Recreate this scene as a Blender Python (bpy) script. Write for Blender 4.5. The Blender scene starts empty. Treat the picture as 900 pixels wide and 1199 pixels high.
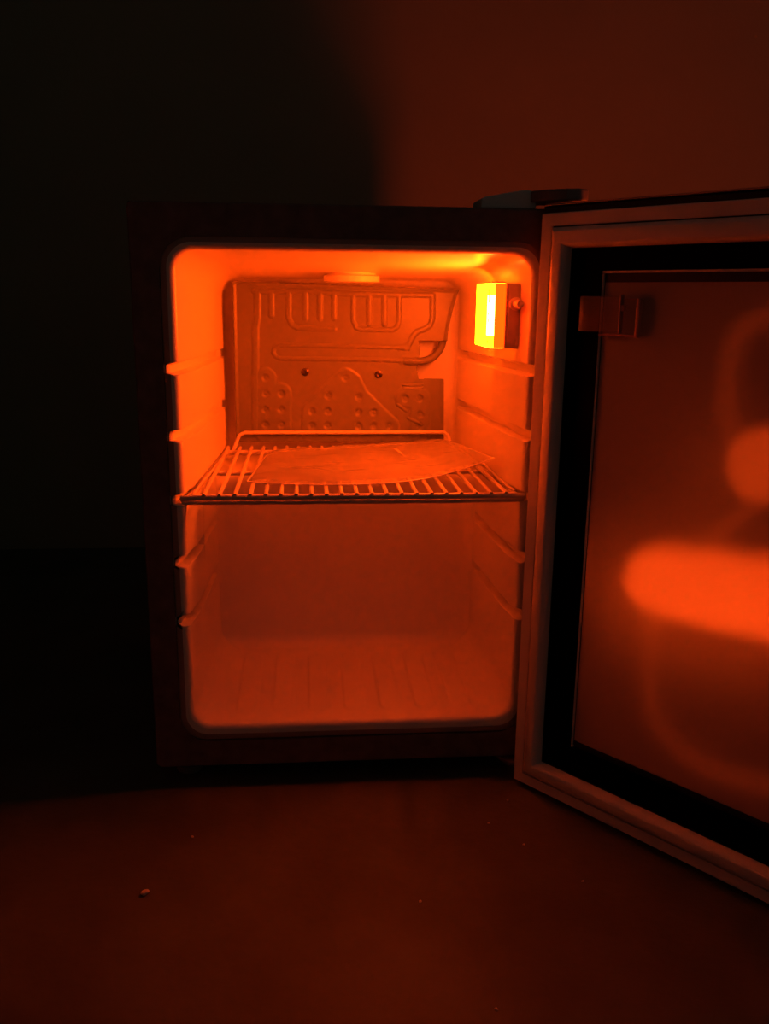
import bpy, bmesh, math, random
import numpy as np
from mathutils import Vector, Matrix, noise as mnoise

C = bpy.context.scene.collection
SC = bpy.context.scene
random.seed(4)
FZ = 0.022                      # floor sits 22 mm under the cabinet's lower edge; all z below are given from that edge

# ------------------------------------------------------------------ camera
CF, CP, CY, CR = 1034.25, 0.2385, 0.0891, 0.0120
CPOS = np.array([-0.0497, -0.8813, 0.4976])
def cam_axes():
    f = np.array([math.sin(CY)*math.cos(CP), math.cos(CY)*math.cos(CP), -math.sin(CP)])
    r = np.array([math.cos(CY), -math.sin(CY), 0.0]); u = np.cross(r, f)
    c, s = math.cos(CR), math.sin(CR)
    return c*r+s*u, -s*r+c*u, f
RX, UX, FX = cam_axes()
cd = bpy.data.cameras.new('camera'); cam = bpy.data.objects.new('camera', cd); C.objects.link(cam)
cam.matrix_world = Matrix(((RX[0], UX[0], -FX[0], CPOS[0]), (RX[1], UX[1], -FX[1], CPOS[1]),
                           (RX[2], UX[2], -FX[2], CPOS[2]+FZ), (0, 0, 0, 1)))
cd.sensor_fit = 'VERTICAL'; cd.sensor_height = 36.0; cd.lens = 36.0*CF/1199.0; cd.clip_start = 0.02
SC.camera = cam
def at(u, v, Y):                # photograph reading -> point in the vertical plane y = Y (z from cabinet edge)
    d = FX + RX*(u-450)/CF - UX*(v-600)/CF
    return CPOS + d*((Y-CPOS[1])/d[1])

# ------------------------------------------------------------------ world and exposure
w = bpy.data.worlds.new('night'); SC.world = w; w.use_nodes = True
w.node_tree.nodes['Background'].inputs[0].default_value = (0.72, 0.78, 0.62, 1)
w.node_tree.nodes['Background'].inputs[1].default_value = 0.0046
SC.view_settings.view_transform = 'Standard'
SC.view_settings.look = 'None'
SC.view_settings.exposure = 1.90
SC.view_settings.gamma = 1.0
SC.view_settings.use_curve_mapping = False

LAMP = (28.0, 1.62, 0.01)       # colour and power of the fridge lamp's lens
BULB = (80.0, 9.5, 1.4)
SIDE = (3.0, 0.05, 0.001)        # ribbed front side of the lens
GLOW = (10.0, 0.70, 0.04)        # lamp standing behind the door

# ------------------------------------------------------------------ materials
def mat(name, col=(.8,.8,.8), rough=.5, metal=0.0, spec=.5, noise=None, bump=None, coat=0.0, **kw):
    m = bpy.data.materials.new(name); m.use_nodes = True
    nt = m.node_tree; b = nt.nodes['Principled BSDF']
    b.inputs['Base Color'].default_value = (*col, 1)
    b.inputs['Roughness'].default_value = rough
    b.inputs['Metallic'].default_value = metal
    b.inputs['Specular IOR Level'].default_value = spec
    b.inputs['Coat Weight'].default_value = coat
    tc = nt.nodes.new('ShaderNodeTexCoord')
    if noise:
        sc, amt = noise
        n = nt.nodes.new('ShaderNodeTexNoise'); n.inputs['Scale'].default_value = sc; n.inputs['Detail'].default_value = 6
        r = nt.nodes.new('ShaderNodeValToRGB')
        r.color_ramp.elements[0].position = .3; r.color_ramp.elements[1].position = .7
        r.color_ramp.elements[0].color = (*[c*(1-amt) for c in col], 1)
        r.color_ramp.elements[1].color = (*[min(1, c*(1+amt)) for c in col], 1)
        nt.links.new(tc.outputs['Object'], n.inputs['Vector']); nt.links.new(n.outputs['Fac'], r.inputs['Fac'])
        nt.links.new(r.outputs['Color'], b.inputs['Base Color'])
    if bump:
        sc, st = bump
        n = nt.nodes.new('ShaderNodeTexNoise'); n.inputs['Scale'].default_value = sc; n.inputs['Detail'].default_value = 4
        bp = nt.nodes.new('ShaderNodeBump'); bp.inputs['Strength'].default_value = st; bp.inputs['Distance'].default_value = .002
        nt.links.new(tc.outputs['Object'], n.inputs['Vector']); nt.links.new(n.outputs['Fac'], bp.inputs['Height'])
        nt.links.new(bp.outputs['Normal'], b.inputs['Normal'])
    return m
def emis(name, col, transp=0.0):
    m = bpy.data.materials.new(name); m.use_nodes = True; nt = m.node_tree; nt.nodes.clear()
    o = nt.nodes.new('ShaderNodeOutputMaterial'); e = nt.nodes.new('ShaderNodeEmission')
    k = max(col); e.inputs[0].default_value = (*[c/k for c in col], 1); e.inputs[1].default_value = k
    if transp:
        t = nt.nodes.new('ShaderNodeBsdfTransparent'); x = nt.nodes.new('ShaderNodeMixShader'); x.inputs[0].default_value = transp
        nt.links.new(e.outputs[0], x.inputs[1]); nt.links.new(t.outputs[0], x.inputs[2]); nt.links.new(x.outputs[0], o.inputs[0])
    else: nt.links.new(e.outputs[0], o.inputs[0])
    return m
def clear(name, tint=(1,1,1), gloss=.12, rough=.08, diffuse=0.0, dcol=(.9,.9,.9), transl=0.0, bump=None):
    m = bpy.data.materials.new(name); m.use_nodes = True; nt = m.node_tree; nt.nodes.clear()
    N = nt.nodes.new; L = nt.links.new
    o = N('ShaderNodeOutputMaterial'); t = N('ShaderNodeBsdfTransparent'); t.inputs[0].default_value = (*tint, 1)
    g = N('ShaderNodeBsdfGlossy'); g.inputs['Roughness'].default_value = rough
    x = N('ShaderNodeMixShader'); lw = N('ShaderNodeLayerWeight'); lw.inputs[0].default_value = .35
    ma = N('ShaderNodeMath'); ma.operation = 'MULTIPLY_ADD'; ma.inputs[1].default_value = .5; ma.inputs[2].default_value = gloss
    L(lw.outputs['Fresnel'], ma.inputs[0]); L(ma.outputs[0], x.inputs[0]); L(t.outputs[0], x.inputs[1]); L(g.outputs[0], x.inputs[2])
    last = x
    if diffuse:
        d = N('ShaderNodeBsdfDiffuse'); d.inputs[0].default_value = (*dcol, 1)
        y = N('ShaderNodeMixShader'); y.inputs[0].default_value = diffuse; L(last.outputs[0], y.inputs[1]); L(d.outputs[0], y.inputs[2]); last = y
    if transl:
        d = N('ShaderNodeBsdfTranslucent'); d.inputs[0].default_value = (*dcol, 1)
        y = N('ShaderNodeMixShader'); y.inputs[0].default_value = transl; L(last.outputs[0], y.inputs[1]); L(d.outputs[0], y.inputs[2]); last = y
    if bump:
        tc = N('ShaderNodeTexCoord'); n = N('ShaderNodeTexNoise'); n.inputs['Scale'].default_value = bump[0]; n.inputs['Detail'].default_value = 3
        b = N('ShaderNodeBump'); b.inputs['Strength'].default_value = bump[1]; b.inputs['Distance'].default_value = .004
        L(tc.outputs['Object'], n.inputs['Vector']); L(n.outputs['Fac'], b.inputs['Height']); L(b.outputs['Normal'], g.inputs['Normal'])
    L(last.outputs[0], o.inputs[0])
    return m

M = {}
M['liner'] = mat('white_liner_plastic', (.90,.85,.77), .30, noise=(9,.02), bump=(60,.05))
M['flange'] = mat('shaded_flange_plastic', (.42,.30,.25), .30)  # white plastic like the liner, darkened so the colour carries the flange's shade
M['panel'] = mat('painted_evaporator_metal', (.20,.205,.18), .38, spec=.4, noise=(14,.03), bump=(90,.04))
M['cabinet'] = mat('black_painted_steel', (.018,.018,.019), .38, noise=(40,.2), bump=(260,.12))
M['bezel'] = mat('black_front_steel', (.20,.13,.12), .42, bump=(300,.10), noise=(60,.25))
M['black_plastic'] = mat('black_plastic', (.24,.21,.21), .45, bump=(300,.1))
M['hinge'] = mat('grey_hinge_plastic', (.80,.84,.84), .42, bump=(240,.1))
M['housing'] = mat('lamp_housing_plastic', (.60,.55,.50), .40)
M['wire'] = mat('white_coated_wire', (.82,.76,.68), .28, noise=(30,.05))
M['gasket'] = mat('grey_rubber_gasket', (.88,.82,.80), .42, bump=(120,.08), noise=(20,.06))
M['border'] = mat('black_glass_border', (.0012,.0012,.0013), .5, spec=.02)
M['metal'] = mat('brushed_steel', (.55,.55,.54), .30, metal=1.0)
M['lit_edge'] = mat('pale_lit_edge', (.75,.70,.68), .3, bump=(700,.6))  # pale colour imitates light caught in the cut glass edge
M['screw'] = mat('dark_zinc_screw', (.12,.10,.10), .3, metal=.9)
M['paper'] = mat('leaflet_paper', (.86,.82,.76), .6, noise=(6,.04))
M['paper'] = clear('thin_leaflet_paper', (.98,.95,.9), .02, .5, diffuse=.14, transl=.74, dcol=(.92,.88,.82))
M['crumb'] = mat('pale_crumb', (.75,.68,.58), .8, noise=(300,.2))
M['ink'] = mat('dark_ink', (.03,.02,.02), .6)
M['lens'] = emis('lamp_lens_glow', LAMP, .30)
M['bulb'] = emis('lamp_bulb_glow', BULB)
M['side_glow'] = emis('lamp_side_glow', SIDE)
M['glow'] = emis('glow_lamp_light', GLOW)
M['side_lens'] = clear('ribbed_clear_plastic', (1,.92,.8), .06, .2, diffuse=.15, dcol=(.9,.8,.7), transl=.55)
M['film'] = clear('thin_plastic_film', (.98,.98,.98), .07, .16, diffuse=.14, transl=.08, bump=(26,.5))
M['clip'] = clear('clear_plastic_bracket', (.93,.90,.90), .05, .1, diffuse=.16, dcol=(.8,.6,.6))
M['clip_edge'] = mat('clear_bracket_edge', (.55,.30,.26), .25)
M['outer_glass'] = clear('outer_glass', (.97,.97,.98), .03, .03)
M['graphic'] = mat('orange_red_print', (.95,.55,.42), .6)
M['dark_tone'] = mat('dark_matt', (.02,.03,.035), .6)

# frosted inner pane: rough slab that lets light through and veils what is behind
def frosted():
    m = bpy.data.materials.new('frosted_glass'); m.use_nodes = True; nt = m.node_tree; nt.nodes.clear()
    N = nt.nodes.new; L = nt.links.new
    o = N('ShaderNodeOutputMaterial')
    r = N('ShaderNodeBsdfRefraction'); r.inputs['Roughness'].default_value = .40; r.inputs['IOR'].default_value = 1.45
    r.inputs['Color'].default_value = (.295,.27,.27,1)
    g = N('ShaderNodeBsdfGlossy'); g.inputs['Roughness'].default_value = .33
    d = N('ShaderNodeBsdfDiffuse'); d.inputs[0].default_value = (.80,.74,.74,1)
    t = N('ShaderNodeBsdfTranslucent'); t.inputs[0].default_value = (.9,.86,.86,1)
    x = N('ShaderNodeMixShader'); x.inputs[0].default_value = .06; L(r.outputs[0], x.inputs[1]); L(g.outputs[0], x.inputs[2])
    y = N('ShaderNodeMixShader'); y.inputs[0].default_value = .42; L(x.outputs[0], y.inputs[1]); L(d.outputs[0], y.inputs[2])
    z = N('ShaderNodeMixShader'); z.inputs[0].default_value = .06; L(y.outputs[0], z.inputs[1]); L(t.outputs[0], z.inputs[2])
    L(z.outputs[0], o.inputs[0]); return m
M['frost'] = frosted()

# ------------------------------------------------------------------ object helpers
def tag(o, label=None, cat=None, group=None, kind=None):
    if label: o['label'] = label
    if cat: o['category'] = cat
    if group: o['group'] = group
    if kind: o['kind'] = kind
    return o
def thing(name, loc, label, cat, group=None):
    o = bpy.data.objects.new(name, None); C.objects.link(o); o.location = loc; o.empty_display_size = .02
    return tag(o, label, cat, group)
def root_of(p):
    while p is not None and p.parent is not None: p = p.parent
    return p
def mesh(name, verts, faces, m, parent=None, smooth=True, label=None, wn=False):
    """verts are given in world coordinates (z from the cabinet edge)"""
    me = bpy.data.meshes.new(name)
    V = np.asarray(verts, dtype=float).copy(); V[:, 2] += FZ
    rt = root_of(parent)
    off = np.array(rt.location) if rt is not None else np.zeros(3)
    me.from_pydata((V-off).tolist(), [], [list(map(int, f)) for f in faces])
    bm = bmesh.new(); bm.from_mesh(me); bmesh.ops.recalc_face_normals(bm, faces=bm.faces); bm.to_mesh(me); bm.free()
    if smooth:
        for p in me.polygons: p.use_smooth = True
        me.set_sharp_from_angle(angle=math.radians(38))
    me.materials.append(m)
    o = bpy.data.objects.new(name, me); C.objects.link(o)
    if parent is not None: o.parent = parent
    if label: o['label'] = label
    return o
class B:
    """collects shapes into one vertex/face list"""
    def __init__(s): s.v = []; s.f = []
    def add(s, v, f):
        n = len(s.v); s.v += [tuple(p) for p in v]; s.f += [[i+n for i in q] for q in f]; return s
    def box(s, a, b, bev=0.0):
        bm = bmesh.new(); bmesh.ops.create_cube(bm, size=1)
        for v in bm.verts:
            v.co = Vector([(a[i]+b[i])/2 + v.co[i]*(b[i]-a[i]) for i in range(3)])
        if bev: bmesh.ops.bevel(bm, geom=bm.edges[:], offset=bev, segments=2, profile=.6, affect='EDGES')
        bm.verts.index_update(); s.add([v.co[:] for v in bm.verts], [[v.index for v in f.verts] for f in bm.faces]); bm.free(); return s
    def tube(s, pts, r, n=10, cap=True):
        P = [Vector(p) for p in pts]; rings = []; up = None
        for i, p in enumerate(P):
            d = (P[min(i+1, len(P)-1)]-P[max(i-1, 0)]).normalized()
            if up is None: up = d.orthogonal().normalized()
            up = (up - d*up.dot(d)).normalized(); sd = d.cross(up)
            rr = r[i] if isinstance(r, (list, tuple)) else r
            rings.append([p + (up*math.cos(2*math.pi*k/n)+sd*math.sin(2*math.pi*k/n))*rr for k in range(n)])
        v = [q for g in rings for q in g]; f = []
        for i in range(len(P)-1):
            for k in range(n): f.append([i*n+k, i*n+(k+1) % n, (i+1)*n+(k+1) % n, (i+1)*n+k])
        if cap: f += [list(range(n))[::-1], [(len(P)-1)*n+k for k in range(n)]]
        return s.add([x[:] for x in v], f)
    def prism(s, poly, axis, lo, hi):
        """poly in the two other axes, extruded along axis"""
        n = len(poly); v = []
        for h in (lo, hi):
            for p in poly:
                q = list(p); q.insert(axis, h); v.append(q)
        f = [list(range(n))[::-1], list(range(n, 2*n))] + [[i, (i+1) % n, n+(i+1) % n, n+i] for i in range(n)]
        return s.add(v, f)
    def build(s, name, m, parent=None, smooth=True, label=None, bev=0.0):
        o = mesh(name, s.v, s.f, m, parent, smooth, label)
        if bev:
            b = o.modifiers.new('bevel', 'BEVEL'); b.width = bev; b.segments = 2; b.limit_method = 'ANGLE'; b.angle_limit = math.radians(40)
        return o
def smooth_pts(pts, n=6, closed=False):
    P = [np.array(p, float) for p in pts]; out = []
    m = len(P)
    for i in range(m-1 if not closed else m):
        p0, p1, p2, p3 = P[(i-1) % m if closed else max(i-1, 0)], P[i], P[(i+1) % m], P[(i+2) % m if closed else min(i+2, m-1)]
        for k in range(n):
            t = k/n
            out.append(.5*((2*p1)+(-p0+p2)*t+(2*p0-5*p1+4*p2-p3)*t*t+(-p0+3*p1-3*p2+p3)*t**3))
    if not closed: out.append(P[-1])
    return out
def sstep(a, b, x):
    t = np.clip((x-a)/(b-a), 0, 1); return t*t*(3-2*t)

# ------------------------------------------------------------------ setting
def plane_grid(name, x0, x1, y0, y1, axis, at_, m):
    if axis == 2: v = [(x0,y0,at_),(x1,y0,at_),(x1,y1,at_),(x0,y1,at_)]
    else: v = [(x0,at_,y0),(x1,at_,y0),(x1,at_,y1),(x0,at_,y1)]
    return v
fb = B().box((-2.2,-2.2,-FZ-.04),(2.4,.95,-FZ))
M['floor'] = mat('dark_matt_floor', (.105,.115,.10), .50, spec=.35, noise=(7,.28), bump=(90,.25))
tag(fb.build('floor', M['floor'], smooth=False), 'dark smooth floor under the fridge, scattered with specks', kind='structure')
M['wall'] = mat('painted_wall', (.44,.38,.27), .75, noise=(5,.05), bump=(120,.2))
wb = B().box((-2.2,.95,-FZ-.04),(2.4,1.03,2.5))
tag(wb.build('wall_back', M['wall'], smooth=False), 'plain painted wall behind the fridge', kind='structure')

wl = B().box((-.80,-2.2,-FZ-.04),(-.72,.95,2.5))
tag(wl.build('wall_left', M['wall'], smooth=False), 'plain painted side wall left of the fridge', kind='structure')

# ------------------------------------------------------------------ fridge
OC = -0.0007
HW, HT, CD = .215, .5824, .50
fr = thing('mini_fridge', (0, .2, 0), 'small black refrigerator with its glass door open and orange light inside', 'refrigerator')

# outer shell: open-fronted box with wall thickness
sh = B()
sh.box((-HW, .004, 0), (-HW+.012, CD, HT)); sh.box((HW-.012, .004, 0), (HW, CD, HT))
sh.box((-HW+.012, .004, HT-.012), (HW-.012, CD, HT)); sh.box((-HW+.012, .004, 0), (HW-.012, CD, .012))
sh.box((-HW+.012, CD-.012, .012), (HW-.012, CD, HT-.012))
cab = sh.build('cabinet', M['cabinet'], fr, smooth=False, bev=.0015)

def rrect(hx0, hx1, z0, z1, r, n_c=8, step=None):
    """closed outline (x, z) starting at lower left, counter-clockwise; optional fine step on straight runs"""
    out = []
    def run(p, q, st):
        L = math.hypot(q[0]-p[0], q[1]-p[1]); k = max(1, int(round(L/st))) if st else 1
        for i in range(k): out.append((p[0]+(q[0]-p[0])*i/k, p[1]+(q[1]-p[1])*i/k))
    def arc(cx, cz, a0):
        for i in range(n_c): a = a0+math.pi/2*i/n_c; out.append((cx+r*math.cos(a), cz+r*math.sin(a)))
    run((hx0+r, z0), (hx1-r, z0), step); arc(hx1-r, z0+r, -math.pi/2)
    run((hx1, z0+r), (hx1, z1-r), step); arc(hx1-r, z1-r, 0)
    run((hx1-r, z1), (hx0+r, z1), step); arc(hx0+r, z1-r, math.pi/2)
    run((hx0, z1-r), (hx0, z0+r), step); arc(hx0+r, z0+r, math.pi)
    return out

# black front frame around the liner flange
of = rrect(-HW, HW, 0, HT, .006, 8, .5); inn = rrect(-.1875, .1865, .030, .5515, .031, 8, .5)
n = len(of); V = []; F = []
rings = [(of, .006), (of, .001), (rrect(-HW+.0015, HW-.0015, .0015, HT-.0015, .006, 8, .5), -.001), (inn, -.001), (inn, .006)]
for o_, y in rings: V += [(x, y, z) for x, z in o_]
for k in range(len(rings)):
    for i in range(n): F.append([k*n+i, k*n+(i+1) % n, ((k+1) % len(rings))*n+(i+1) % n, ((k+1) % len(rings))*n+i])
mesh('front_frame', V, F, M['bezel'], fr)

# moulded liner: lofted cavity with the shelf grooves, the floor ribs and the flange all in its surface
GZ = [.428, .362, .297, .232, .168]
D = .333
def half_w(y): return .1723 - .0035*sstep(0, .05, y) - .0127*(y/D)
def z_top(y): return .5393 - .006*sstep(0, .07, y) - .0139*(y/D)**1.6
def z_bot(y): return .0485 + .011*(y/D)
NS = .00135
base = rrect(-1, 1, -1, 1, .3, 14, None)
# outline template of fixed topology: fraction positions along sides
nx, nz, ncn = 240, 340, 12
def section(hw, z0, z1, r, cx=OC):
    pts = []
    for i in range(nx): pts.append((cx-hw+r+(2*hw-2*r)*i/nx, z0, 0, -1))
    for i in range(ncn): a = -math.pi/2+math.pi/2*i/ncn; pts.append((cx+hw-r+r*math.cos(a), z0+r+r*math.sin(a), math.cos(a), math.sin(a)))
    for i in range(nz): pts.append((cx+hw, z0+r+(z1-z0-2*r)*i/nz, 1, 0))
    for i in range(ncn): a = math.pi/2*i/ncn; pts.append((cx+hw-r+r*math.cos(a), z1-r+r*math.sin(a), math.cos(a), math.sin(a)))
    for i in range(nx): pts.append((cx+hw-r-(2*hw-2*r)*i/nx, z1, 0, 1))
    for i in range(ncn): a = math.pi/2+math.pi/2*i/ncn; pts.append((cx-hw+r+r*math.cos(a), z1-r+r*math.sin(a), math.cos(a), math.sin(a)))
    for i in range(nz): pts.append((cx-hw, z1-r-(z1-z0-2*r)*i/nz, -1, 0))
    for i in range(ncn): a = math.pi+math.pi/2*i/ncn; pts.append((cx-hw+r+r*math.cos(a), z0+r+r*math.sin(a), math.cos(a), math.sin(a)))
    return np.array(pts)
def groove(y, z):
    g = np.zeros_like(z)
    for i, c in enumerate(GZ):
        zc = c - .004*(y/D); ye = [.325, .325, .300, .196, .196][i]
        prof = sstep(zc-.0062, zc-.0048, z)*(1-sstep(zc+.0036, zc+.0062, z))
        g = np.maximum(g, prof*(1-sstep(ye-.028, ye, y)))
    return g*(.0095)
def floor_rib(x, y):
    h = np.zeros_like(x)
    for i in range(7):
        cx = -.119+.040*i; hw = .0115; y0, y1 = .035, .165
        dx = np.abs(x-cx); dy = np.maximum(0, np.maximum(y-y1, y0-y))
        d = np.sqrt(dx**2+dy**2)
        h = np.maximum(h, 1-sstep(hw-.0012, hw+.0012, d))
    return h*.0013
rows = []
ys = [0, .0006, .0014, .0026, .004, .006] + list(np.arange(.0085, D-.012, .0031)) + [D-.010, D-.007, D-.004, D-.0018, D-.0005, D]
R0 = .006
def ring(y, off=0.0, g_on=True):
    hw, z0, z1 = half_w(y), z_bot(y), z_top(y)
    o = off
    if y < R0: o += R0-math.sqrt(max(0, R0*R0-(R0-y)**2))
    rr = .020+.006*min(1, y/.05)
    if y > D-.012: o -= .012-math.sqrt(max(0, .012**2-(y-(D-.012))**2))
    s = section(hw+o, z0-o, z1+o, max(.004, rr+o))
    x, z, nx_, nz_ = s.T
    side = np.abs(nx_) > .99
    g = groove(min(y, .33), z)*side*(1.0 if g_on else 0.0)
    x = x+np.sign(nx_)*g
    flo = nz_ < -.99
    z = z+floor_rib(x, np.full_like(x, y))*flo
    # right wall: shallow pocket that takes the lamp unit
    return np.column_stack([x, np.full_like(x, y), z])
# flange rings outside the mouth
V = []
for off, y in ((.0140, .004), (.0140, .0004), (.0134, 0.0), (R0+.002, 0.0)):
    hw, z0, z1 = .1725, .0485, .5393
    s = section(hw+off, z0-off-.003, z1+off-.001, .020+off*.5)
    x, z, nx_, nz_ = s.T
    if off < .01:
        x = x+np.sign(nx_)*groove(0.0, z)*(np.abs(nx_) > .99)*.45
    V.append(np.column_stack([x, np.full_like(x, y), z]))
for y in ys: V.append(ring(y))
NR = len(V); NP = len(V[0]); VV = np.vstack(V)
F = []
for k in range(NR-1):
    a = k*NP; b = (k+1)*NP
    F += [[a+i, a+(i+1) % NP, b+(i+1) % NP, b+i] for i in range(NP)]
F.append([(NR-1)*NP+i for i in range(NP)])
liner = mesh('liner', VV, F, M['liner'], fr, label='pale moulded interior with side grooves and ribbed floor')
liner.data.materials.append(M['flange'])
for p in liner.data.polygons[:3*NP]: p.material_index = 1  # flange faces take the darkened copy of the liner plastic

# lower rear wall: the moulded step over the compressor, filleted into floor and ledge
prof = []
YB, ZS = .207, .283
for i in range(9):
    a = math.pi/2*i/8; prof.append((YB-.018+.018*math.sin(a)-0.0, z_bot(YB)-.001+.018-.018*math.cos(a)))
for i in range(9):
    a = math.pi/2*i/8; prof.append((YB+.014-.014*math.cos(a), ZS-.014+.014*math.sin(a)))
prof.append((D+.001, ZS+.001))
V = []; xs = np.linspace(-1, 1, 41); np_ = len(prof)
for t in xs:
    for (y, z) in prof:
        hw = half_w(min(y, D))+.0015
        inward = .014*max(0, (abs(t)-.86)/.14)**3       # rounded vertical inner corner
        V.append((OC+t*hw, y-inward*(1 if z > .08 else .3), z))
F = []
for i in range(len(xs)-1):
    for j in range(np_-1): F.append([i*np_+j, (i+1)*np_+j, (i+1)*np_+j+1, i*np_+j+1])
mesh('lower_rear_wall', V, F, M['liner'], fr)

# thin upright rib on the left wall that the lamp light catches
rb = B()
rb.prism([( -.1722, .089), (-.1655, .0895), (-.1655, .0912), (-.1722, .0925)], 2, .207, .2895)
rb.prism([( -.1722, .096), (-.1662, .0965), (-.1662, .0982), (-.1722, .0995)], 2, .3045, .327)
rb.build('wall_rib', M['liner'], fr, smooth=False, bev=.0005)

# round cap on the ceiling
cp = B(); cx0, cy0 = .0068, .243
rr = [(.030, .5325), (.030, .5235), (.0335, .5230), (.0345, .5222), (.0345, .5160), (.0335, .5152), (.0, .5150)]
N = 40; V = []
for r, z in rr: V += [(cx0+r*math.cos(2*math.pi*k/N), cy0+r*math.sin(2*math.pi*k/N), z) for k in range(N)]
F = [[i*N+k, i*N+(k+1) % N, (i+1)*N+(k+1) % N, (i+1)*N+k] for i in range(len(rr)-1) for k in range(N)]
cp.add(V, F); cp.build('ceiling_cap', M['liner'], fr)

# ------------------------------------------------------------------ evaporator panel (embossed sheet)
PY = .300
def ev(cx, cy, Y=PY): return at(240+cx/2.8125, 280+cy/2.8125, Y)
def seg_d(px, py, a, b):
    ax, ay = a; bx, by = b; dx, dy = bx-ax, by-ay
    t = np.clip(((px-ax)*dx+(py-ay)*dy)/(dx*dx+dy*dy+1e-9), 0, 1)
    return np.hypot(px-ax-t*dx, py-ay-t*dy)
def pl_d(px, py, pts):
    d = np.full_like(px, 1e9)
    for a, b in zip(pts[:-1], pts[1:]): d = np.minimum(d, seg_d(px, py, a, b))
    return d
NU, NV = 360, 262
us = np.linspace(0, 1, NU); vs = np.linspace(0, 1, NV)
U_, V_ = np.meshgrid(us, vs)
ytop = 140+28*U_
YY = ytop+(668-ytop)*V_
xl = 90+13*V_
xr = 797+38*(1-np.clip((YY-168)/170, 0, 1))**1.5-12*sstep(440, 462, YY)
XX = xl+(xr-xl)*U_
h = np.zeros_like(XX)
chan = [([(160,172),(330,172),(470,182),(745,186)], 8), ([(172,172),(172,262),(166,290),(166,640)], 11), ([(218,172),(218,252)], 9),
        ([(275,172),(275,262),(286,284),(305,293),(425,296)], 8), ([(330,175),(330,262)], 9), ([(378,180),(378,262)], 9), ([(424,182),(424,262)], 8),
        ([(487,184),(487,270),(497,292),(515,299),(618,300),(632,290),(638,270),(638,190)], 7), ([(540,186),(540,280)], 9), ([(590,186),(590,280)], 9),
        ([(748,186),(748,262),(740,286),(722,298),(700,304),(686,318),(668,352),(640,360)], 8),
        ([(245,350),(640,358),(668,362)], 6), ([(245,350),(228,360),(224,374),(232,388),(248,394)], 6), ([(248,394),(560,398),(700,404)], 6),
        ([(650,402),(706,404)], 13)]
for pts, hw in chan:
    d = pl_d(XX, YY, pts); h = np.maximum(h, .0016*(1-sstep(hw*.35, hw*1.25, d)))
regs = [[(200,458),(200,640)], [(250,508),(250,640)], [(225,520),(225,640)], [(462,458),(405,515),(352,567),(352,640)], [(403,515),(403,640)],
        [(378,560),(378,640)], [(462,458),(480,470),(505,520),(555,570),(605,617),(605,640)], [(505,520),(505,640)], [(555,570),(555,640)], [(455,490),(455,640)],
        [(658,522),(707,525),(707,640)]]
rd = np.full_like(XX, 1e9)
for pts in regs: rd = np.minimum(rd, pl_d(XX, YY, pts))
reg = 1-sstep(27, 37, rd)
h = np.maximum(h, .0011*reg)
dim = [(200,458),(200,510),(252,510),(200,562),(252,562),(200,612),(252,612),(462,458),(405,515),(352,567),(403,567),(352,614),(403,614),
       (505,520),(505,571),(555,571),(505,616),(555,616),(606,616),(658,525),(707,525),(707,578),(707,616)]
for cx, cy in dim:
    d = np.hypot(XX-cx, YY-cy); h -= .0020*(1-sstep(6, 16, d))
for ln in ([(652,490),(715,490)], [(652,481),(715,481)], [(632,545),(662,566)], [(668,590),(712,612)]):
    h += .0013*(1-sstep(1.5, 5, pl_d(XX, YY, ln)))
# curled rim and gentle warp
edge = np.minimum(U_*(xr-xl), (1-U_)*(xr-xl)); top = YY-ytop
h += .0022*(1-sstep(0, 14, edge)) + .0018*(1-sstep(0, 12, top))
h += .004*np.sin(np.pi*U_)*.3
keep = ~((XX > 704+5*np.sin((YY-338)/122*np.pi*2)) & (YY > 338) & (YY < 460))
# lower part of the sheet right of the notch
dirs = FX[None, None, :] + RX*((240+XX/2.8125-450)/CF)[..., None] - UX*((280+YY/2.8125-600)/CF)[..., None]
P = CPOS + dirs*((PY-CPOS[1])/dirs[..., 1])[..., None]
P[..., 1] -= h
idx = np.arange(NU*NV).reshape(NV, NU)
q = np.stack([idx[:-1,:-1], idx[:-1,1:], idx[1:,1:], idx[1:,:-1]], -1)
kq = keep[:-1,:-1] & keep[:-1,1:] & keep[1:,1:] & keep[1:,:-1]
Fq = q[kq]
used = np.unique(Fq); remap = -np.ones(NU*NV, int); remap[used] = np.arange(len(used))
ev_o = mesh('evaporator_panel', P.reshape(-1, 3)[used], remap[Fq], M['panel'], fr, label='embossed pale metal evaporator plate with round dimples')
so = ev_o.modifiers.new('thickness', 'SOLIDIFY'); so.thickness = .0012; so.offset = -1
for cx, cy in ((330,438),(570,447)):
    p = ev(cx, cy); s = B(); n = 20; V = []
    for r, y in ((.0052, .0), (.0052, -.0008), (.0040, -.0012), (.0036, -.0022), (.0022, -.0030), (.0010, -.0026), (0, -.0026)):
        V += [(p[0]+r*math.cos(2*math.pi*k/n), PY-.0025+y, p[2]+r*math.sin(2*math.pi*k/n)) for k in range(n)]
    F = [[i*n+k, i*n+(k+1) % n, (i+1)*n+(k+1) % n, (i+1)*n+k] for i in range(6) for k in range(n)]
    s.add(V, F)
    for dx, dz in ((.0016, .0003), (.0003, .0016)): s.box((p[0]-dx, PY-.0058, p[2]-dz), (p[0]+dx, PY-.0048, p[2]+dz))
    s.build('screw', M['screw'], ev_o, label='dark screw head')
# refrigerant tube in the notch
tp = [ev(655,402,PY-.001), ev(690,403,PY-.003), ev(718,402,PY), ev(748,392,PY+.004), ev(772,366,PY+.008), ev(783,336,PY+.012), ev(786,300,PY+.018)]
B().tube(smooth_pts(tp, 6), .0050, 14).build('refrigerant_tube', M['panel'], ev_o)
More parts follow.
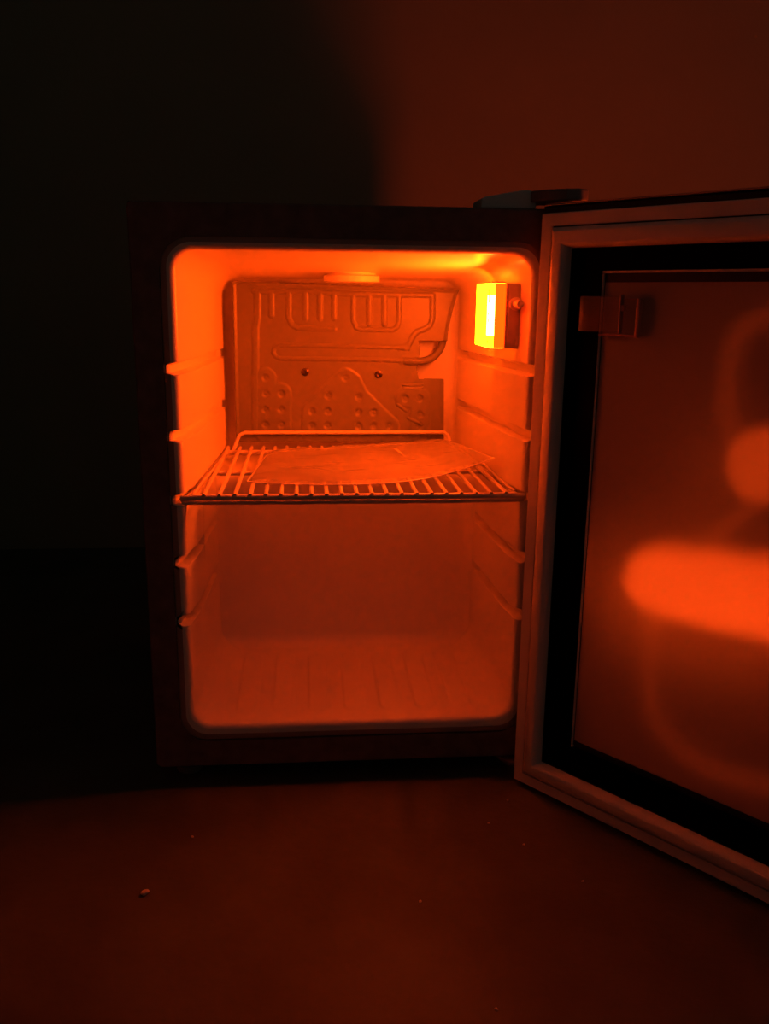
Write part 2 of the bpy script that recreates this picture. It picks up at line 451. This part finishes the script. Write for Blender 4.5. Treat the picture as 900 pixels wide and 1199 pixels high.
# spacers that hold the plate off the rear wall
for sx in (-.11, .10):
    for sz in (.335, .490):
        B().box((sx-.006, PY+.0012, sz), (sx+.006, D-.0005, sz+.010)).build('panel_spacer', M['liner'], ev_o, smooth=False)

# ------------------------------------------------------------------ lamp unit
LZ0, LZ1 = .4475, .5130
lh = B()
lh.box((.1535, .031, LZ0), (.1700, .122, LZ1), .0016)
lh.box((.1565, .0296, LZ0+.006), (.1690, .032, LZ1-.0015), .0007)       # raised panel on the face
lh.box((.1645, .0285, LZ0+.003), (.1685, .0305, LZ0+.012), .0006)       # clip at the lower corner
lamp = lh.build('lamp_unit', M['housing'], fr, label='interior lamp housing on the right side wall')
# lens: rounded trapezoid shell facing into the cabinet
n = 9; V = []; ZZ = (LZ0+.0008, LZ1-.0008)
lb = B().box((.1390, .0335, LZ0+.0002), (.1534, .1165, LZ1-.0002), .0010)
lens = lb.build('lamp_lens', M['lens'], lamp, label='glowing yellow lamp lens')
rs = B()
rs.box((.1386, .0325, LZ1-.0001), (.1535, .1170, LZ1+.0011), .0003)  # opaque caps added above and below to block stray lens light
rs.build('added_light_stop', M['housing'], lamp, smooth=False)
rs = B()
rs.box((.1386, .0325, LZ0-.0011), (.1535, .1170, LZ0+.0001), .0003)
rs.build('added_light_stop', M['housing'], lamp, smooth=False)
rs = B()
rs.box((.1428, .0322, LZ0+.0005), (.1535, .0332, LZ1-.0005))
k = 0; z = LZ0+.004
while z < LZ1-.004:
    rs.tube([(.1425, .0320, z), (.1490, .0320, z)], .00055, 6); z += .0016
rs.build('ribbed_side', M['side_glow'], lamp, smooth=False)
B().tube(smooth_pts([(.1462, .058, LZ0+.012), (.1462, .058, LZ0+.017), (.1462, .058, LZ1-.017), (.1462, .058, LZ1-.012)], 3), [.002]+[.0062]*8+[.002], 12).build('bulb', M['bulb'], lamp)
marks = [(.0445, .0012, .4935, .5055), (.0400, .0012, .4925, .4965), (.0445, .0014, .4810, .4832), (.0430, .0014, .4740, .4775), (.0445, .0014, .4525, .4552), (.0440, .0085, .5055, .5066)]
marks += [(.0920+i*.0030, .0018, .4500, .4512) for i in range(5)]
for (y, w_, z0, z1) in marks:
    B().box((.1384, y-w_/2, z0), (.1389, y+w_/2, z1)).build('lens_marking', M['ink'], lamp, smooth=False)
sw = B()
sw.tube([(.1632, .0300, .4925), (.1632, .0262, .4925)], .0066, 24)
sw.tube([(.1636, .0262, .4925), (.1640, .0150, .4925), (.1641, .0120, .4925), (.1641, .0108, .4925)], [.0040, .0040, .0036, .0018], 18)
sw.build('door_switch', M['liner'], lamp, label='round plunger switch')

# ------------------------------------------------------------------ hinges and feet
hg = B()
hg.prism([(.1195, .5825), (.1200, .5915), (.1235, .5930), (.1580, .5995), (.1660, .5998), (.1720, .5985), (.1740, .5900), (.1735, .5825)], 1, .006, .052)
hinge = hg.build('hinge_cover', M['hinge'], fr, smooth=False, bev=.0012, label='grey plastic hinge cover on the cabinet top')
ha = B()
poly = [(.168, .004), (.180, -.012), (.196, -.022), (.208, -.024), (.217, -.019), (.2205, -.008), (.217, .006), (.205, .020), (.190, .034), (.168, .040)]
ha.prism(poly, 2, .5885, .5990)
ha.build('hinge_arm', M['black_plastic'], hinge, smooth=False, bev=.0018)
B().tube([(.203, -.008, .5845), (.203, -.008, .590)], .004, 16).build('hinge_pin', M['metal'], hinge)
lw = B(); lw.prism([(.158, .012), (.168, -.010), (.200, -.016), (.214, -.008), (.214, .030), (.160, .030)], 2, -.0062, -.0012)
lw.tube([(.199, -.006, -.0150), (.199, -.006, -.004)], .0035, 12)
lw.build('lower_hinge', M['bezel'], fr, smooth=False, bev=.0008)
for fx_, fy in ((-.185, .035), (.185, .055), (-.185, .460), (.185, .460)):
    f_ = B(); n = 20; V = []
    for r, z in ((0, -FZ), (.013, -FZ), (.0145, -FZ+.002), (.0145, -FZ+.009), (.009, -FZ+.011), (.009, .0), (0, .0)):
        V += [(fx_+r*math.cos(2*math.pi*k/n), fy+r*math.sin(2*math.pi*k/n), z) for k in range(n)]
    f_.add(V, [[i*n+k, i*n+(k+1) % n, (i+1)*n+(k+1) % n, (i+1)*n+k] for i in range(6) for k in range(n)])
    f_.build('foot', M['black_plastic'], fr)

# ------------------------------------------------------------------ door
DA = .6748; DH = np.array([.1725, -.0214, 0.0])
DV = np.array([math.sin(DA), -math.cos(DA), 0.0]); DN = np.array([-math.cos(DA), -math.sin(DA), 0.0])
def dp(s, t, z): return tuple(DH+DV*s+DN*t+np.array([0, 0, z]))
def dbox(b, s0, s1, t0, t1, z0, z1, bev=0.0):
    t = B().box((s0, t0, z0), (s1, t1, z1), bev); b.add([dp(*v) for v in t.v], t.f); return b
def door_uv(u, v, t):
    d = FX + RX*(u-450)/CF - UX*(v-600)/CF
    k = ((DH+DN*t-CPOS)@DN)/(d@DN); Pp = CPOS+d*k
    return float((Pp-DH)@DV), float(Pp[2])
DW, DZ0, DZ1 = .424, -.0158, .5760
# profiled picture-frame loft: rings = (inset, t)
def frame_loft(b, s0, s1, z0, z1, rings, closed=False, cuts=1):
    V = []; 
    for ins, t in rings:
        V += [dp(s0+ins, t, z0+ins), dp(s1-ins, t, z0+ins), dp(s1-ins, t, z1-ins), dp(s0+ins, t, z1-ins)]
    F = []
    R = len(rings)
    for k in range(R if closed else R-1):
        for i in range(4): F.append([k*4+i, k*4+(i+1) % 4, ((k+1) % R)*4+(i+1) % 4, ((k+1) % R)*4+i])
    b.add(V, F); return b
db = B()
frame_loft(db, -.0035, DW+.0035, DZ0-.002, .5832, [(.0018,-.0065),(0,-.0085),(0,-.029),(.0018,-.0308),(.064,-.0308),(.064,-.0265),(.070,-.0265),(.070,-.0125),(.034,-.0125),(.034,-.0065)], closed=True)
door = db.build('door', M['cabinet'], fr, smooth=False, label='open glass door with dark frame')
tr = B(); dbox(tr, .0, DW, -.0285, -.0062, .5834, .5850, .0004); tr.build('top_trim', M['metal'], door, smooth=False)
# gasket: flat lip, thin slit, magnet bulb
gk = B()
rg = [(.0012,-.0062),(0,-.0040),(0,-.0012),(.0010,-.0002),(.0105,.0),(.0118,-.0006),(.0120,-.0040),(.0130,-.0040),(.0132,-.0002)]
for i in range(1, 9):
    a = math.pi*i/9*.5+.0; rg.append((.0132+.014*(i/8), .0004+.0058*math.sin(math.pi*(i/8)*.55+.1)-.0))
rg += [(.0290,.0048),(.0306,.0024),(.0316,-.0014),(.0320,-.0062)]
frame_loft(gk, 0, DW, DZ0, DZ1, rg, closed=False)
gk.build('gasket', M['gasket'], door, label='grey rubber door seal')
sl = B(); frame_loft(sl, 0, DW, DZ0, DZ1, [(.0116,-.0030),(.0134,-.0030)])
sl.build('gasket_slit', M['ink'], door, smooth=False)
# black printed glass border, then frosted pane
GB = .0655
bb = B(); frame_loft(bb, 0, DW, DZ0, DZ1, [(.031,-.0092),(GB-.004,-.0092),(GB-.004,-.0122),(.031,-.0122)], closed=True)
# the clear field is a rectangle of its own; border inner edge follows it
bb = B()
S0, S1, Z0, Z1 = .0648, DW-.064, .0455, .5235
V = []
for (a0, a1, b0, b1, t) in ((.031, DW-.031, DZ0+.029, DZ1-.029, -.0092), (S0, S1, Z0, Z1, -.0092), (S0, S1, Z0, Z1, -.0124), (.031, DW-.031, DZ0+.029, DZ1-.029, -.0124)):
    V += [dp(a0, t, b0), dp(a1, t, b0), dp(a1, t, b1), dp(a0, t, b1)]
bb.add(V, [[k*4+i, k*4+(i+1) % 4, ((k+1) % 4)*4+(i+1) % 4, ((k+1) % 4)*4+i] for k in range(4) for i in range(4)])
bb.build('glass_border', M['border'], door, smooth=False, label='black border around the frosted glass')
sp = B()
dbox(sp, S0, S1, -.0126, -.0096, Z1-.0022, Z1-.0002); dbox(sp, S0+.0002, S0+.0010, -.0126, -.0096, Z0, Z1-.0024); dbox(sp, S0+.0004, S0+.0022, -.0126, -.0094, Z0+.0002, Z0+.0016)
sp.build('pane_edge', M['lit_edge'], door, smooth=False, label='cut edge of the glass, its caught light put in as pale strips')
fp = B(); dbox(fp, S0+.0002, S1-.0002, -.0150, -.0127, Z0+.0002, Z1-.0002)
fp.build('frosted_pane', M['frost'], door, smooth=False, label='frosted inner glass pane')
op = B(); dbox(op, .060, DW-.060, -.0300, -.0272, .040, .5275)
op.build('outer_pane', M['outer_glass'], door, smooth=False)
# small dark band right behind the frosted pane, seen blurred through the frosting
TG = -.0156
def ribbon(pts, wd, name, m):
    """curved flat band; pts given on the door as (s, z), wd in metres"""
    P_ = smooth_pts([(p[0], p[1], 0) for p in pts], 6); b = B(); V = []; n = len(P_)
    W_ = np.interp(np.linspace(0, 1, n), np.linspace(0, 1, len(wd)), wd)
    for i, p in enumerate(P_):
        d = P_[min(i+1, n-1)]-P_[max(i-1, 0)]; d = d/np.linalg.norm(d); nn = np.array([-d[1], d[0]])
        for sg, tt in ((1, TG), (-1, TG), (-1, TG-.0004), (1, TG-.0004)):
            V.append(dp(p[0]+nn[0]*sg*W_[i]/2, tt, p[1]+nn[1]*sg*W_[i]/2))
    F = [[i*4+k, i*4+(k+1) % 4, (i+1)*4+(k+1) % 4, (i+1)*4+k] for i in range(n-1) for k in range(4)]+[[0,1,2,3],[(n-1)*4+k for k in range(4)]]
    b.add(V, F); return b.build(name, m, door, smooth=False)
s_, z_ = door_uv(757, 366, TG)
ribbon([(s_, z_+.020), (s_+.002, z_), (s_, z_-.020)], [.010,.020,.010], 'dark_mark', M['dark_tone'])
# clear bracket clipped over the border
cl = B()
dbox(cl, .046, .090, -.0088, -.0040, .4690, .5010, .0010)
brk = cl.build('clear_bracket', M['clip'], door, label='small clear plastic bracket on the glass')
ce = B()
dbox(ce, .0885, .0898, -.0088, -.0030, .4680, .5025, .0003); dbox(ce, .1045, .1080, -.0090, -.0050, .4650, .4990, .0008)
dbox(ce, .0898, .1045, -.0090, -.0080, .4978, .4990); dbox(ce, .066, .1045, -.0090, -.0072, .4650, .4672)
dbox(ce, .088, .0925, -.0086, -.0040, .4880, .4930, .0004)
ce.build('bracket_edge', M['clip_edge'], brk if False else door, smooth=False)
# handle on the outside near the free edge (out of the photograph's frame)
hd = B(); dbox(hd, DW-.032, DW-.016, -.052, -.044, .18, .40, .002); dbox(hd, DW-.030, DW-.018, -.046, -.0308, .19, .205, .001); dbox(hd, DW-.030, DW-.018, -.046, -.0308, .375, .39, .001)
hd.build('handle', M['metal'], door, smooth=False)

# ------------------------------------------------------------------ wire shelf
shf = thing('wire_shelf', (0, .15, FZ+.297), 'white coated wire shelf slid into the middle side grooves', 'shelf')
r_w = .0022; ZW = .3012
proto = B()
pts = [(0, .288, ZW-.0035), (0, .2865, ZW-.0010), (0, .283, ZW), (0, .150, ZW), (0, .010, ZW), (0, .0050, ZW-.0003), (0, .0030, ZW-.0010), (0, .0020, ZW-.0022)]
proto.tube(smooth_pts(pts, 3), r_w, 8)
w0 = proto.build('shelf_wire', M['wire'], shf)
xw = [-.0921+.01545*(i-4) for i in range(0, 21)]
w0.location.x = xw[0]
for x in xw[1:]:
    c = w0.copy(); C.objects.link(c); c.parent = shf; c.location = (x, 0, 0)
rl = B().tube([(-.1775, .0035, .2975), (-.1600, .0015, .2988), (.1600, .0015, .2988), (.1765, .0035, .2975)], .0032, 12)
rl.build('front_rail', M['wire'], shf)
B().tube([(-.1770, .0075, .2925), (-.10, .0055, .2928), (.10, .0055, .2928), (.1760, .0075, .2930)], .0028, 10).build('lower_rail', M['wire'], shf)
B().tube([(-.1660, .140, ZW-.0046), (.1640, .140, ZW-.0046)], .0027, 10).build('cross_rod', M['wire'], shf)
B().tube([(-.1600, .284, ZW-.0046), (.1585, .284, ZW-.0046)], .0027, 10).build('cross_rod', M['wire'], shf)
for sg in (-1, 1):
    x0 = .1725*sg; x1 = .1655*sg
    if sg > 0: x0, x1 = .1722, .1640
    B().tube(smooth_pts([(x0, .004, .2970), (x1+.004*sg, .030, .2965), (x1, .140, .2960), (x1-.007*sg, .286, .2958)], 5), .0027, 10).build('side_rod', M['wire'], shf)
# hooked inner rod at the right
hk = smooth_pts([(.1590, .006, .2996), (.1560, .080, .3000), (.1530, .130, .3005), (.1515, .146, .3030), (.1540, .152, .3065), (.1575, .146, .3075), (.1600, .120, .3050), (.1640, .060, .3015), (.1690, .020, .2995)], 6)
B().tube(hk, .0018, 8).build('hook_wire', M['wire'], shf)
hk = smooth_pts([(-.1650, .008, .2996), (-.1640, .060, .3000), (-.1600, .120, .3000), (-.1560, .200, .3000), (-.1535, .286, .2990)], 5)
B().tube(hk, .0018, 8).build('hook_wire', M['wire'], shf)
bk = smooth_pts([(-.1470, .286, .2975), (-.1440, .2885, .306), (-.1390, .2905, .3170), (-.1330, .2915, .3205), (-.1200, .2920, .3212), (0, .2920, .3212), (.1230, .2920, .3212), (.1350, .2915, .3200), (.1400, .2905, .3160), (.1430, .2885, .306), (.1450, .286, .2975)], 5)
B().tube(bk, .0024, 10).build('back_rail', M['wire'], shf)

# ------------------------------------------------------------------ plastic packet with a leaflet
pk = thing('document_packet', (.02, .15, FZ+.304), 'clear plastic bag holding a pale leaflet, lying flat on the wire shelf', 'plastic bag')
ZP = .3045
def lerp_curve(pts, t):
    P_ = np.array(pts, float); k = np.linspace(0, 1, len(P_)); return np.stack([np.interp(t, k, P_[:, i]) for i in range(P_.shape[1])], -1)
front = [(-.1140,.052,0),(-.080,.0400,0),(-.036,.0330,0),(.005,.0345,0),(.046,.0390,.001),(.085,.052,.0035),(.125,.069,.010),(.1600,.088,.0180)]
back = [(-.1000,.214,0),(-.078,.243,0),(-.049,.258,0),(-.010,.262,.001),(.040,.264,.003),(.085,.262,.006),(.115,.258,.009),(.1330,.245,.0125)]
front = np.array(smooth_pts(front, 5)); back = np.array(smooth_pts(back, 5))
def sheet(u0, u1, v0, v1, nu, nv, top, amp, seed, lift=0.0):
    V = []
    for j in range(nv+1):
        for i in range(nu+1):
            u = u0+(u1-u0)*i/nu; v = v0+(v1-v0)*j/nv
            a = lerp_curve(front, u); b = lerp_curve(back, u); p = a+(b-a)*v
            e_ = min(1, 9*min(u, 1-u))*min(1, 7*min(v, 1-v)); puff = (1-(1-e_)**2)
            nz_ = mnoise.noise(Vector((p[0]*26+seed, p[1]*30, seed)))*.6+abs(mnoise.noise(Vector((p[0]*14+p[1]*40, p[1]*12-p[0]*20, seed+3))))*.9
            z = ZP+p[2]+lift+(.0052*puff*top+amp*nz_*puff if top else 0)
            V.append((p[0], p[1], z))
    return V
def grid_f(nu, nv, o=0, flip=False):
    F = []
    for j in range(nv):
        for i in range(nu):
            q_ = [o+j*(nu+1)+i, o+j*(nu+1)+i+1, o+(j+1)*(nu+1)+i+1, o+(j+1)*(nu+1)+i]; F.append(q_[::-1] if flip else q_)
    return F
nu, nv = 70, 40
V1 = sheet(0, 1, 0, 1, nu, nv, 1, .0060, 2.3); V2 = sheet(0, 1, 0, 1, nu, nv, 0, 0, 0, -.0004)
F = grid_f(nu, nv)+grid_f(nu, nv, len(V1), True)
mesh('bag_film', V1+V2, F, M['film'], pk, label='crinkled clear plastic film')
V1 = sheet(.025, .90, .05, .95, 64, 30, .62, .0014, 5.1); F = grid_f(64, 30)
mesh('leaflet', V1, F, M['paper'], pk, label='folded pale leaflet')
edge_pts = [tuple(p) for p in front]+[tuple(front[-1]+(back[-1]-front[-1])*k/6) for k in range(1, 6)]+[tuple(p) for p in back[::-1]]+[tuple(back[0]+(front[0]-back[0])*k/6) for k in range(1, 7)]
B().tube([(p[0], p[1], p[2]+ZP+.0002) for p in edge_pts], .00075, 6).build('bag_seam', M['wire'], pk)
sl = B()
def on_sheet(u, v):
    a = lerp_curve(front, u); b = lerp_curve(back, u); p = a+(b-a)*v
    return (p[0], p[1], ZP+p[2]+.0085)
a = on_sheet(.645, .42); b_ = on_sheet(.625, .68)
sl.prism([(a[0]-.0016, a[1]), (a[0]+.0016, a[1]), (b_[0]+.0016, b_[1]), (b_[0]-.0016, b_[1])], 2, a[2]-.0006, a[2])
sl.build('slot_mark', M['housing'], pk, smooth=False)

# ------------------------------------------------------------------ crumbs on the floor
def fl(u, v):
    d = FX + RX*(u-450)/CF - UX*(v-600)/CF
    return CPOS+d*((-FZ-CPOS[2])/d[2])
cr = [(170,1048,.0030,'pale crumb lying alone on the dark floor at the lower left'), (572,965,.0012,'tiny pale speck on the floor below the fridge hinge'),
      (594,938,.0013,'tiny pale speck on the floor nearest the bottom of the door'), (613,990,.0011,'tiny pale speck on the floor in the door shadow edge'),
      (682,1033,.0011,'thin pale speck on the floor rightmost, beneath the open door'), (492,1057,.0014,'tiny pale speck on the floor in the middle foreground'),
      (225,981,.0013,'tiny pale speck on the floor left, just in front of the fridge shadow'), (581,1183,.0012,'tiny pale speck on the floor nearest the viewer')]
for u, v, r, lb in cr:
    p = fl(u, v); bm = bmesh.new(); bmesh.ops.create_icosphere(bm, subdivisions=2, radius=r)
    for vv in bm.verts:
        k = 1+.35*mnoise.noise(vv.co*900+Vector((u, v, 0))); vv.co = Vector((vv.co.x*1.3*k, vv.co.y*.9*k, vv.co.z*.7*k))
    zmin = min(vv.co.z for vv in bm.verts)
    me = bpy.data.meshes.new('crumb'); bm.to_mesh(me); bm.free(); me.materials.append(M['crumb'])
    o = bpy.data.objects.new('floor_crumb', me); C.objects.link(o); o.location = (p[0], p[1], -zmin); o.rotation_euler.z = random.random()*3
    tag(o, lb, 'crumb', 'crumbs on the floor')

# ------------------------------------------------------------------ lamp standing behind the open door, seen as a blur through the frosted pane
def behind(u, v, t):
    s_, z_ = door_uv(u, v, t); return np.array(dp(s_, t, z_))
TB = -.082
foot_p = behind(890, 900, TB); foot_p = (foot_p[0], foot_p[1])
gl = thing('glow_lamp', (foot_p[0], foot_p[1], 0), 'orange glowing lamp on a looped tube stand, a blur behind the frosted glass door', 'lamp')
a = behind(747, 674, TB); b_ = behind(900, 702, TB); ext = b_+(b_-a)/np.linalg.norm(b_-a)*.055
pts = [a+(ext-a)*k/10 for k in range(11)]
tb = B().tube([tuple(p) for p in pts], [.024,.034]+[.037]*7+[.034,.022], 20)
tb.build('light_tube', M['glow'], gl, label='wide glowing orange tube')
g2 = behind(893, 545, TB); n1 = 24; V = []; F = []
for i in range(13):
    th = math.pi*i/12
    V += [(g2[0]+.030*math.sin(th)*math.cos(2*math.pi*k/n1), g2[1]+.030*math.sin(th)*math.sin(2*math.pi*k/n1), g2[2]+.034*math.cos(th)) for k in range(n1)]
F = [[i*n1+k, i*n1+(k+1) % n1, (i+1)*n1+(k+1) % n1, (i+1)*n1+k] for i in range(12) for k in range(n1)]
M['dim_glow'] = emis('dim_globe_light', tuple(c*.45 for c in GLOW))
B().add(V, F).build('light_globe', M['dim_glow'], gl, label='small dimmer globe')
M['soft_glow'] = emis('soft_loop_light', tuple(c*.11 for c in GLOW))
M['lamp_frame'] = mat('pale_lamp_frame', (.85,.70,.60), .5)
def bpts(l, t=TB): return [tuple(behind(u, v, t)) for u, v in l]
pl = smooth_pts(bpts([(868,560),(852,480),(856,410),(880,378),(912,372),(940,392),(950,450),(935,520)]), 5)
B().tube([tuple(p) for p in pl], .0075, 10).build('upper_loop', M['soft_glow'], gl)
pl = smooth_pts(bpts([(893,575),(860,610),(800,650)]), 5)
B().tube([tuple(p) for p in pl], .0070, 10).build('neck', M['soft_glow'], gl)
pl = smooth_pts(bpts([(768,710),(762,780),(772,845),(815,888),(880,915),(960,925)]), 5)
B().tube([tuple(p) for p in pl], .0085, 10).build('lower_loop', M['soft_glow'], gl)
q_ = behind(890, 917, TB)
sb = B(); sb.tube([(q_[0], q_[1], -FZ+.006), (q_[0], q_[1], q_[2]-.002)], .008, 12); sb.tube([(q_[0], q_[1], -FZ), (q_[0], q_[1], -FZ+.008)], .044, 32)
sb.build('base', M['lamp_frame'], gl)
